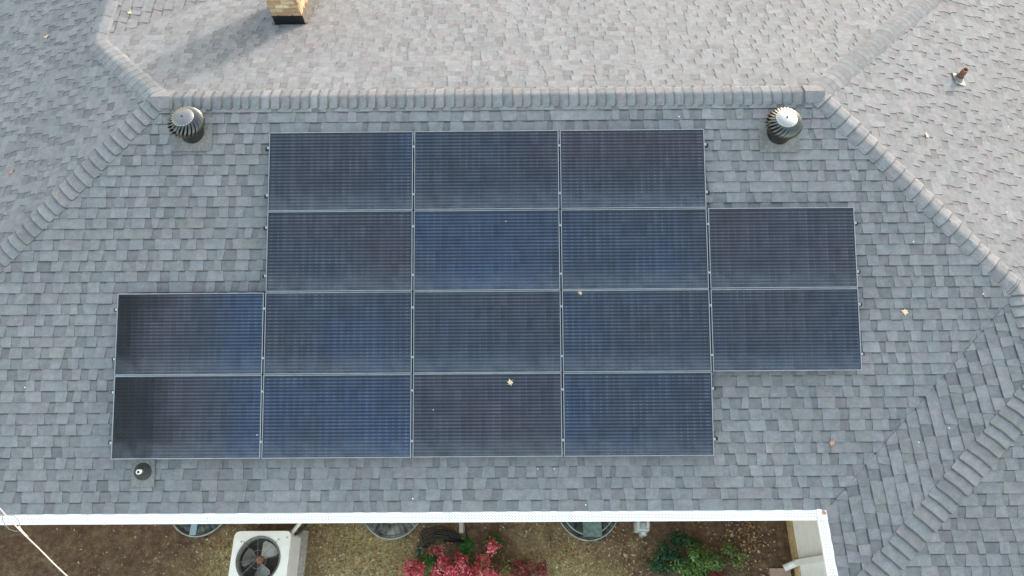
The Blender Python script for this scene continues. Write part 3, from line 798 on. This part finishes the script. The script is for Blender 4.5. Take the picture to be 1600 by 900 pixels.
# ------------------------------------------------------------------ air conditioner
root = tag(empty('air_conditioner', (.41, -5.56, ZG)), 'cream air conditioner with a round fan opening on top standing by the house wall', 'air conditioner')
HW = .437; zt = .64
def rrect(hx, hy, r, z, n=5):
    out = []
    for cx, cy, a0 in ((hx - r, hy - r, 0), (-hx + r, hy - r, 90), (-hx + r, -hy + r, 180), (hx - r, -hy + r, 270)):
        for k in range(n + 1):
            a = R(a0 + 90 * k / n); out.append(Vector((cx + r * math.cos(a), cy + r * math.sin(a), z)))
    return out
b = MB(); b.prism(rrect(.53, .50, .02, .05), rrect(.53, .50, .02, -.05), (1, 1, 1), True); b.build('pad', M_conc, root)
b = MB()
lo, hi = rrect(HW - .012, HW - .012, .06, .05), rrect(HW - .012, HW - .012, .06, zt - .03)
for k in range(len(lo)): b.face([lo[k], lo[(k + 1) % len(lo)], hi[(k + 1) % len(lo)], hi[k]])
b.build('body', M_acs, root)
b = MB()                                                         # louvre slots on the sides
for k in range(14):
    zz = .12 + k * .032
    for sg in (-1, 1):
        b.box((0, sg * (HW - .010), zz), (.6, .006, .008))
b.build('louvre', M_acd, root)
hole = .335; ox, oy = -.02, .03; NN = 64
outer = []
for k in range(NN):
    th = 2 * math.pi * k / NN; dx, dy = math.cos(th), math.sin(th)
    # ray to rounded square
    best = None
    rr_ = .075; t = 0
    for it in range(1, 400):
        t = it * .002; px, py = ox + dx * t, oy + dy * t
        ax, ay = abs(px), abs(py); ex, ey = max(ax - (HW - rr_), 0), max(ay - (HW - rr_), 0)
        if math.hypot(ex, ey) > rr_: break
    outer.append(Vector((px, py, zt)))
inner = [Vector((ox + hole * math.cos(2 * math.pi * k / NN), oy + hole * math.sin(2 * math.pi * k / NN), zt)) for k in range(NN)]
b = MB()
for k in range(NN):
    k2 = (k + 1) % NN; dz = Vector((0, 0, .05)); sl_ = Vector((0, 0, .012))
    mo = [outer[k] * 1, outer[k2] * 1]
    b.face([inner[k], outer[k] - sl_ * .5, outer[k2] - sl_ * .5, inner[k2]]); b.face([outer[k] - sl_ * .5, outer[k] - dz, outer[k2] - dz, outer[k2] - sl_ * .5])
b.build('top_panel', M_acw, root)
b = MB(); b.lathe([(hole + .004, zt + .004), (hole - .012, zt + .006), (hole - .026, zt - .01), (hole - .03, zt - .10)], 48, (ox, oy, 0)); b.build('fan_ring', mat('grey_ring', (.16, .155, .14), .6, noise_s=20, noise_a=.2), root, True)
b = MB(); b.lathe([(hole - .02, zt - .10), (hole - .02, zt - .26), (.01, zt - .26)], 32, (ox, oy, 0)); b.build('inner_shroud', M_acd, root)
b = MB(); b.lathe([(.058, zt - .16), (.058, zt - .07), (.045, zt - .055), (.005, zt - .052)], 20, (ox, oy, 0)); b.build('hub', M_rust, root, True)
for k, ang in enumerate((50, 170, 285)):
    b = MB(); n = 6; V = []; F = []
    for i in range(n + 1):
        r = .05 + (.225) * i / n; wv = .30 if i < 2 else (.34 + .03 * math.sin(i))
        for jn in range(5):
            f = jn / 4 - .5; a = f * (.85 + .35 * min(1, r / .2))
            if i == n: a *= .82
            V.append(Vector((r * math.cos(a), r * math.sin(a), zt - .10 + f * .07)))
    for i in range(n):
        for jn in range(4): F.append((i * 5 + jn, i * 5 + jn + 1, (i + 1) * 5 + jn + 1, (i + 1) * 5 + jn))
    V2 = [v - Vector((0, 0, .003)) for v in V]; nn = len(V); F += [tuple(q + nn for q in f[::-1]) for f in F]
    V = [Matrix.Rotation(R(ang), 3, 'Z') @ v + Vector((ox, oy, 0)) for v in V + V2]
    b.mesh_faces(V, F); b.build('fan_blade', M_blade_lit if k == 0 else M_blade, root, True)
b = MB()                                                         # wire guard: crossed rods and one ring
for ang in (45, 135, 8, 98):
    a = R(ang); L = hole + .03 if ang in (45, 135) else hole
    b.tube([(ox - L * math.cos(a), oy - L * math.sin(a), zt + .010), (ox, oy, zt + .020), (ox + L * math.cos(a), oy + L * math.sin(a), zt + .010)], .0035, 5)
b.tube([(ox + .13 * math.cos(2 * math.pi * k / 24), oy + .13 * math.sin(2 * math.pi * k / 24), zt + .017) for k in range(25)], .0035, 5)
b.build('wire_guard', M_wire, root)
for (sx_, sy_) in ((-.33, .30), (.27, .33), (.40, .36), (-.36, -.33), (.36, -.30)):
    b = MB(); b.lathe([(.010, zt), (.010, zt + .005), (0, zt + .007)], 8, (sx_ * .95, sy_ * .95, 0)); b.build('screw', M_wire, root)
b = MB(); b.tube([(.40, .42, .50), (.45, .47, .53), (.52, .55, .55), (.58, .66, .56), (.6, .93, .56)], .030, 10); b.build('insulated_pipe', M_pvc, root, True)
b = MB(); b.tube([(.43, .40, .42), (.50, .45, .40), (.56, .50, .40), (.60, .60, .42), (.60, .93, .45)], .022, 8); b.build('conduit', M_black, root, True)
b = MB(); b.box((.36, -.1, .4), (.02, .006, .2)); b.build('label_plate', M_black, root)

# ------------------------------------------------------------------ gas meter
root = tag(empty('gas_meter', (6.31, -5.03, ZG)), 'grey gas meter with a small white dial, right of the greenish window well', 'gas meter')
b = MB()
for xx in (-.075, .075): b.tube([(xx, .39, .36), (xx, .0, .36), (xx, -.03, .33), (xx, -.03, .26)], .026, 10)
b.build('pipe', M_meter, root, True)
b = MB(); b.prism(rrect(.105, .075, .03, .30), rrect(.115, .085, .03, .10), (1, 1, 1), True)
b.prism([p * 1.0 for p in rrect(.075, .05, .03, .325)], rrect(.105, .075, .03, .30)); b.v = [(p[0], p[1] - .02, p[2]) for p in b.v]; b.build('body', M_meter, root)
b = MB(); b.box((0, -.125, .22), (.10, .07, .14)); b.build('index_box', M_meter, root)
b = MB(); b.box((0, -.128, .295), (.05, .045, .012)); b.build('dial_cover', M_pvc, root)
b = MB(); b.tube([(0, .02, .12), (0, .02, -.02)], .03, 8); b.build('riser', M_meter, root)

# ------------------------------------------------------------------ hose, cable, paver
hp = []
b = MB()
for k in range(5):
    o_ = k * .044 + rs.uniform(-.006, .006)
    pts = []
    for i in range(15):
        a = R(178 - 132 * i / 14); rr = .33 - o_
        pts.append((3.06 + rr * 1.05 * math.cos(a) + .05 * math.sin(i * .9 + k), -5.34 + rr * .98 * math.sin(a), ZG + .05 + .05 * math.sin(math.pi * i / 14) + .012 * (k % 2)))
    pts.append((3.46 + .01 * k, -5.22 - .01 * k, ZG + .05))
    b.tube(pts, .0155, 6)
h0 = b.build('garden_hose', M_hose, None, True)
root = tag(empty('coiled_hose', (0, 0, 0)), 'loose loops of black hose lying beside the grey downspout behind the red bush', 'hose')
h0.name = 'hose'; h0.parent = root
b = MB(); b.tube([(3.5, YWALL - .1, -3.9), (3.5, -5.0, -4.1), (3.51, -5.15, -4.3), (3.53, -5.23, ZG + .02)], .014, 6); b.build('hose_riser', M_hose, root, True)
b = MB(); b.tube([(2.735, -5.36, ZG + .07), (2.745, -5.42, ZG + .08), (2.755, -5.47, ZG + .06)], [.03, .034, .02], 8); b.build('hose_nozzle', M_green, root, True)
b = MB(); b.prism(rrect(.16, .12, .01, .05), rrect(.16, .12, .01, -.03)); o = b.build('paver', M_pink); o.location = (8.46, -5.79, ZG + .0)
tag(o, 'pinkish concrete paver lying on the soil below the wing downspout', 'paver')
root = tag(empty('service_cable', (0, 0, 0)), 'white service cable with a thin grey loop crossing over the left end of the gutter', 'cable')
pts = []
A_, B_ = Vector((-2.65, -4.50, -1.05)), Vector((9.0, -13.24, .6))
for i in range(40):
    t = i / 39; t = t ** 1.8
    p = A_.lerp(B_, t); p.z = -1.13 - .07 * min(1, t * 6) if t < .3 else -1.2 + (t - .3) * 2.5
    p += Vector((.018 * math.sin(i * 1.7), .014 * math.cos(i * 1.3), 0)); pts.append(p)
b = MB(); b.tube(pts, .0078, 8); b.build('cable', M_cable, root, True)
lp = [(-1.95, -5.22), (-1.80, -5.185), (-1.744, -5.178), (-1.65, -5.189), (-1.59, -5.24), (-1.555, -5.30), (-1.535, -5.36), (-1.575, -5.365), (-1.65, -5.345), (-1.725, -5.29), (-1.785, -5.225), (-1.795, -5.19), (-1.76, -5.165)]
b = MB(); b.tube([(x, y, -1.2 + .012 * math.sin(i)) for i, (x, y) in enumerate(lp)], .0045, 6); b.build('loop', M_cable2, root, True)
b = MB(); b.tube([(-1.56, -5.31, -1.195), (-1.50, -5.37, -1.197), (-1.42, -5.43, -1.2)], .0105, 8); b.build('splice', M_cable, root, True)

# ------------------------------------------------------------------ plants
rl = random.Random(5)
def leafquad(b, p, n, sz, col, asp=.5):
    n = n.normalized(); a = n.orthogonal().normalized(); a.rotate(Matrix.Rotation(rl.uniform(0, 6.28), 3, n)); c = n.cross(a)
    tip = p + a * sz; l = p + a * sz * .45 + c * sz * asp * .5 + n * sz * .12; r = p + a * sz * .45 - c * sz * asp * .5 + n * sz * .12; mid = p + a * sz * .5
    b.mesh_faces([p, l, tip, r], [(0, 2, 1), (0, 3, 2)], col)
def shrub(name, label, cat, loc, rx, ry, h, nst, nleaf, sz, pal, group=None, cl=9):
    root = tag(empty(name, (loc[0], loc[1], ZG)), label, cat, group)
    st = MB(); lf = MB()
    tips = []
    for k in range(nst):
        a = rl.uniform(0, 6.28); q = math.sqrt(rl.random()); e = Vector((rx * q * math.cos(a), ry * q * math.sin(a), h * (1 - .45 * q * q) * rl.uniform(.75, 1.1)))
        mid = Vector((e.x * .35, e.y * .35, e.z * .6)); st.tube([(e.x * .1, e.y * .1, -.02), mid, e], [.010, .007, .003], 5)
        tips.append((e, a)); tips.append((mid.lerp(e, .55) + Vector((rl.uniform(-.04, .04), rl.uniform(-.04, .04), 0)), a))
    clumps = []
    for e, a in tips:
        clumps.append((e, rl.uniform(.05, .10), rl.uniform(.72, 1.25), rl.choice(pal)))
    for k in range(nleaf):
        e, cr, br, pc = rl.choice(clumps)
        d = Vector((rl.gauss(0, 1), rl.gauss(0, 1), rl.gauss(0, .7))).normalized() * cr * rl.random() ** .4
        if rl.random() < .25: pc = rl.choice(pal)
        g = br * rl.uniform(.75, 1.3)
        leafquad(lf, e + d, Vector((d.x * 3, d.y * 3, .12 + rl.uniform(0, .15))), sz * rl.uniform(.7, 1.3), tuple(min(.8, c * g) for c in pc))
    st.build('stem', M_stem, root); lf.build('foliage', M_leaf, root)
    return root
RED = [(.52, .06, .09), (.62, .13, .17), (.44, .045, .06), (.66, .22, .24), (.34, .05, .04)]
MUT = [(.26, .05, .055), (.20, .045, .04), (.30, .09, .08), (.12, .07, .03)]
GRN = [(.055, .13, .03), (.085, .17, .045), (.12, .20, .06), (.04, .10, .03)]
DGR = [(.022, .065, .028), (.03, .08, .035), (.018, .05, .022)]
YGR = [(.14, .18, .05), (.10, .14, .045), (.22, .22, .08), (.08, .11, .03)]
BGR = [(.04, .15, .03), (.06, .18, .04), (.03, .10, .02)]
shrub('red_shrub', 'bright red leaved bush, the largest red one, under the gutter in the middle', 'bush', (3.30, -5.70), .33, .25, .42, 34, 2300, .045, RED, 'red leaved bushes below the eave')
shrub('red_shrub', 'small pinkish red bush left of the largest red bush', 'bush', (2.70, -5.69), .15, .16, .38, 12, 620, .042, RED, 'red leaved bushes below the eave')
shrub('red_shrub', 'red bush with orange gaps just right of the largest red bush', 'bush', (3.80, -5.68), .25, .20, .40, 19, 1200, .043, RED + [(.34, .17, .07)], 'red leaved bushes below the eave')
shrub('red_shrub', 'upright thin red sprig in front of the hose loops', 'bush', (3.02, -5.40), .14, .08, .34, 6, 150, .038, RED[3:] + MUT[:1], 'red leaved bushes below the eave')
shrub('red_shrub', 'single red shoot rising above the other red bushes on the right', 'bush', (3.92, -5.36), .07, .09, .42, 5, 170, .042, RED, 'red leaved bushes below the eave')
shrub('red_shrub', 'dull maroon bush at the right end of the red bushes', 'bush', (4.50, -5.72), .40, .20, .32, 26, 1050, .042, MUT, 'red leaved bushes below the eave')
shrub('red_shrub', 'low red bush at the foot of the green bush on the right', 'bush', (7.38, -5.84), .26, .10, .30, 10, 420, .04, [(.28, .04, .04), (.34, .07, .06), (.22, .03, .03)], 'red leaved bushes below the eave')
shrub('mixed_shrub', 'sparse olive and yellowish plant between the red bushes', 'bush', (4.16, -5.58), .19, .17, .30, 14, 420, .045, YGR + MUT[2:])
shrub('green_plant', 'bright green low plant left below the hose loops', 'plant', (2.90, -5.55), .15, .12, .20, 12, 420, .04, BGR, 'green plants by the hose')
shrub('green_plant', 'bright green low plant right of the hose loops', 'plant', (3.50, -5.33), .17, .12, .18, 12, 380, .04, BGR, 'green plants by the hose')
shrub('green_plant', 'rounded bright green plant farthest right of the hose', 'plant', (3.93, -5.27), .14, .10, .16, 11, 340, .04, BGR + DGR[1:2], 'green plants by the hose')
shrub('green_shrub', 'leafy light green bush, the largest green one, on the dark soil', 'bush', (7.13, -5.60), .37, .25, .40, 34, 1400, .055, GRN + YGR[:1], 'green bushes on the right')
shrub('green_shrub', 'dark green bush left of the largest light green bush', 'bush', (6.66, -5.50), .31, .24, .30, 24, 1000, .05, DGR, 'green bushes on the right')
shrub('green_shrub', 'yellowish green thin bush at the right beside the heap of brown leaves', 'bush', (7.70, -5.47), .24, .21, .30, 18, 560, .045, YGR + GRN[:1], 'green bushes on the right')
shrub('green_shrub', 'shadowy dark green bush against the wall behind the light green bush', 'bush', (6.98, -5.24), .24, .12, .24, 12, 420, .045, DGR, 'green bushes on the right')

# dry grass, litter, clods
b = MB(); rg = random.Random(11); cnt = 0
while cnt < 17000:
    x, y = rg.uniform(-3.2, 8.4), rg.uniform(-7.3, -4.75)
    if rg.random() > grass_amt(x, y) * .9: continue
    if any(((x - wx) / (wr * 1.05)) ** 2 + ((y - YWALL) / (wd * 1.05)) ** 2 < 1 for wx, wr, wd in WELLS): continue
    cnt += 1
    a = rg.uniform(0, 6.28); L = rg.uniform(.02, .06); t = rg.random()
    c = (.42, .34, .18) if t < .45 else ((.58, .49, .29) if t < .62 else ((.16, .17, .055) if t < .85 else (.10, .13, .035)))
    g = rg.uniform(.6, 1.2); c = tuple(k * g for k in c)
    p = Vector((x, y, ZG + .01)); d = Vector((math.cos(a), math.sin(a), rg.uniform(.1, .9))).normalized() * L; w_ = Vector((-math.sin(a), math.cos(a), 0)) * .0035
    b.face([p - w_, p + w_, p + d], c)
tag(b.build('dry_grass', M_grass), 'patchy dry olive grass on the ground below the eave', 'grass', kind='stuff')
LEAFC = [(.40, .28, .16), (.28, .17, .09), (.50, .38, .24), (.19, .11, .06), (.46, .38, .27), (.36, .20, .08), (.27, .11, .06)]
def litter_leaf(b, p, sz, col, r):
    a = r.uniform(0, 6.28); cx, cy = math.cos(a), math.sin(a); U = Vector((cx, cy, r.uniform(-.3, .3))); W_ = Vector((-cy, cx, r.uniform(-.4, .4))); k = r.uniform(.05, .3)
    p0, p1 = p - U * sz, p + U * sz; q0, q1 = p + W_ * sz * .6 + Vector((0, 0, sz * k)), p - W_ * sz * .6 + Vector((0, 0, sz * k))
    b.mesh_faces([p0, q0, p1, q1], [(0, 2, 1), (0, 3, 2)], col)
b = MB(); cnt = 0
while cnt < 4200:
    x, y = rg.uniform(-3.2, 8.5), rg.uniform(-7.0, -4.75)
    dens = .03 + .3 * grass_amt(x, y)
    for (cx, cy, rr, wt) in ((7.95, -5.22, .30, 1.2), (6.1, -5.55, .33, .8), (2.65, -5.17, .22, .7), (1.15, -5.15, .20, .6), (5.45, -5.34, .35, .6), (-.45, -5.25, .25, .5), (5.7, -5.5, .4, .4)):
        dens = max(dens, wt * math.exp(-((x - cx) ** 2 + (y - cy) ** 2) / rr ** 2))
    if rg.random() > dens: continue
    if any(((x - wx) / (wr * 1.0)) ** 2 + ((y - YWALL) / (wd * 1.0)) ** 2 < 1 for wx, wr, wd in WELLS): continue
    cnt += 1; g = rg.uniform(.45, 1.15)
    litter_leaf(b, Vector((x, y, ZG + rg.uniform(.015, .035))), rg.uniform(.010, .028), tuple(k * g for k in rg.choice(LEAFC)), rg)
tag(b.build('leaf_litter', M_leaf), 'scattered brown and tan leaf litter on the soil', 'leaf litter', kind='stuff')
b = MB()
for k in range(650):
    x, y = rg.uniform(-3, 8.5), rg.uniform(-7.0, -4.75)
    if any(((x - wx) / (wr * 1.05)) ** 2 + ((y - YWALL) / (wd * 1.05)) ** 2 < 1 for wx, wr, wd in WELLS): continue
    s = rg.uniform(.005, .014) * (1.6 if rg.random() < .1 else 1); t = rg.random(); c = (.36, .31, .25) if t < .5 else ((.10, .07, .05) if t < .88 else (.6, .57, .52))
    b.lathe([(s, 0), (s * .8, s * .6), (s * .2, s * .8)], 5, (x, y, ZG + .012), c, close_top=True)
tag(b.build('pebbles', M_brick), 'small pale pebbles and clods strewn over the soil', 'pebbles', kind='stuff')

# fallen maple leaves lying on the roof, the panels and the ground
def maple(label, loc, n, sz, col, rot, group='fallen leaves', curl=.25):
    pts = []
    lob = [(0, 1.0), (18, .55), (32, .62), (52, .95), (70, .5), (88, .55), (108, .8), (135, .36), (165, .30), (180, .12)]
    full = [(a, r) for a, r in lob] + [(-a, r) for a, r in lob[-2:0:-1]]
    for a, r in full:
        r *= rl.uniform(.78, 1.15); a += rl.uniform(-6, 6)
        th = R(a); x, y = r * math.cos(th), r * math.sin(th) * .9
        pts.append(Vector((x, y, curl * (r * r) * (.7 + 1.1 * math.sin(th * 2 + rot) + .5 * math.sin(a * .11)))))
    b = MB(); V = [Vector((0, 0, 0))] + pts; k = len(pts); c2 = tuple(t * .7 for t in col)
    V2 = [v - Vector((0, 0, .03)) for v in V]
    F = [(0, 1 + i, 1 + (i + 1) % k) for i in range(k)]
    b.mesh_faces(V, F, col); b.mesh_faces(V2, [f[::-1] for f in F], c2)
    b.tube([(-.1, 0, 0), (-.5, .04, .06), (-.9, .12, .05)], .035, 5, c2)
    n = Vector(n); q = n.to_track_quat('Z', 'Y').to_matrix().to_4x4()
    o = b.build('fallen_leaf', M_leaf)
    o.matrix_world = Matrix.Translation(Vector(loc) + n * (.016 + .03 * sz)) @ q @ Matrix.Rotation(rot, 4, 'Z') @ Matrix.Scale(sz * 1.15, 4)
    tag(o, label, 'leaf', group); return o
CRM, ORG, TAN, YEL, PNK = (.56, .45, .33), (.50, .24, .09), (.50, .36, .22), (.56, .48, .27), (.48, .26, .17)
S_ = lambda x, y: (x, y, m * y)
maple('cream and orange leaf on the shingles right of the third row of panels', S_(9.329, -2.761), nS, .058, (.72, .52, .34), .6)
maple('pinkish tan leaf on the shingles near the wing valley', S_(8.328, -4.322), nS, .05, PNK, 2.1)
maple('cream leaf lying on the third panel of bottom row', onS(4.249, 3.775, HT + .0) , nS, .05, CRM, 4.0)
maple('small tan leaf caught on the panel edge between second and third rows', onS(5.14, 2.66, HT), nS, .036, TAN, 1.0)
maple('yellow leaf on the left shaded roof slope', (-2.974, 1.963, -.892), nW, .06, YEL, .4)
maple('rust brown leaf on the left roof slope at the image edge', (-2.726, -.617, -.805), nW, .058, (.42, .20, .12), 3.0)
maple('pale yellow leaf on the small sunlit upper left slope', (-1.62, 2.18, -m * DL - m * .32), nE, .05, YEL, 5.0)
maple('pale tan leaf on the sunlit right slope below the brown pipe', (10.034, -.27, -.593), nE, .05, (.6, .5, .38), 1.9)
maple('rusty leaf clump lodged on the gutter corner', (XG - .045, YE - .035, ZE + .004), (0, 0, 1), .042, (.38, .2, .11), .9)
maple('bright yellow leaf on dry grass under the gutter near the dusty window well', (1.957, -5.2, ZG + .02), (0, 0, 1), .042, (.55, .38, .04), .3)
maple('orange tan leaf on the ground right of the air conditioner pipe', (1.13, -4.98, ZG + .02), (0, 0, 1), .04, (.45, .28, .10), 1.3)
maple('pinkish leaf lying in the middle of the dry grass', (1.534, -5.43, ZG + .02), (0, 0, 1), .04, (.48, .30, .20), 2.2)
maple('large pale leaf on the heap of brown leaves right', (7.76, -5.17, ZG + .03), (0, 0, 1), .045, (.52, .38, .22), 2.9)
maple('pale buff leaf on dark soil near the wing wall', (8.17, -5.42, ZG + .02), (0, 0, 1), .04, (.55, .42, .30), .5)
maple('wide buff leaf on soil below the gas meter', (6.03, -5.47, ZG + .02), (0, 0, 1), .042, (.45, .36, .26), 3.6)
b = MB()
for (x, y, f) in ((10.357, -2.549, 's'), (4.583, -4.609, 's'), (4.794, -4.611, 's'), (5.185, -5.033, 's'), (6.126, 2.318, 'n'), (10.211, -.474, 'e'), (11.069, -1.296, 'e'), (9.5, -1.9, 's'), (6.5, -.3, 's'), (9.0, -4.55, 's'), (3.0, -4.95, 's'), (-2, -3.6, 's'), (11.7, .3, 'e'), (10.9, 2.1, 'e'), (9.7, -4.2, 'w'), (9.35, -4.35, 'w')):
    z = {'s': m * y, 'n': -m * y, 'e': -m * (x - XR), 'w': ZE + m * (x - XG)}[f]
    b.lathe([(.009, 0), (.007, .005), (.003, .007)], 6, (x, y, z + .014), close_top=True)
for (x, s) in ((1.05, 4.42), (3.27, 4.12), (4.2, 1.72)):
    p = onS(x, s, HT + .001); b.lathe([(.007, 0), (.005, .003), (.002, .004)], 6, p, close_top=True)
tag(b.build('droppings', M_debris), 'tiny white specks of debris dotted over roof and panels', 'debris', kind='stuff')
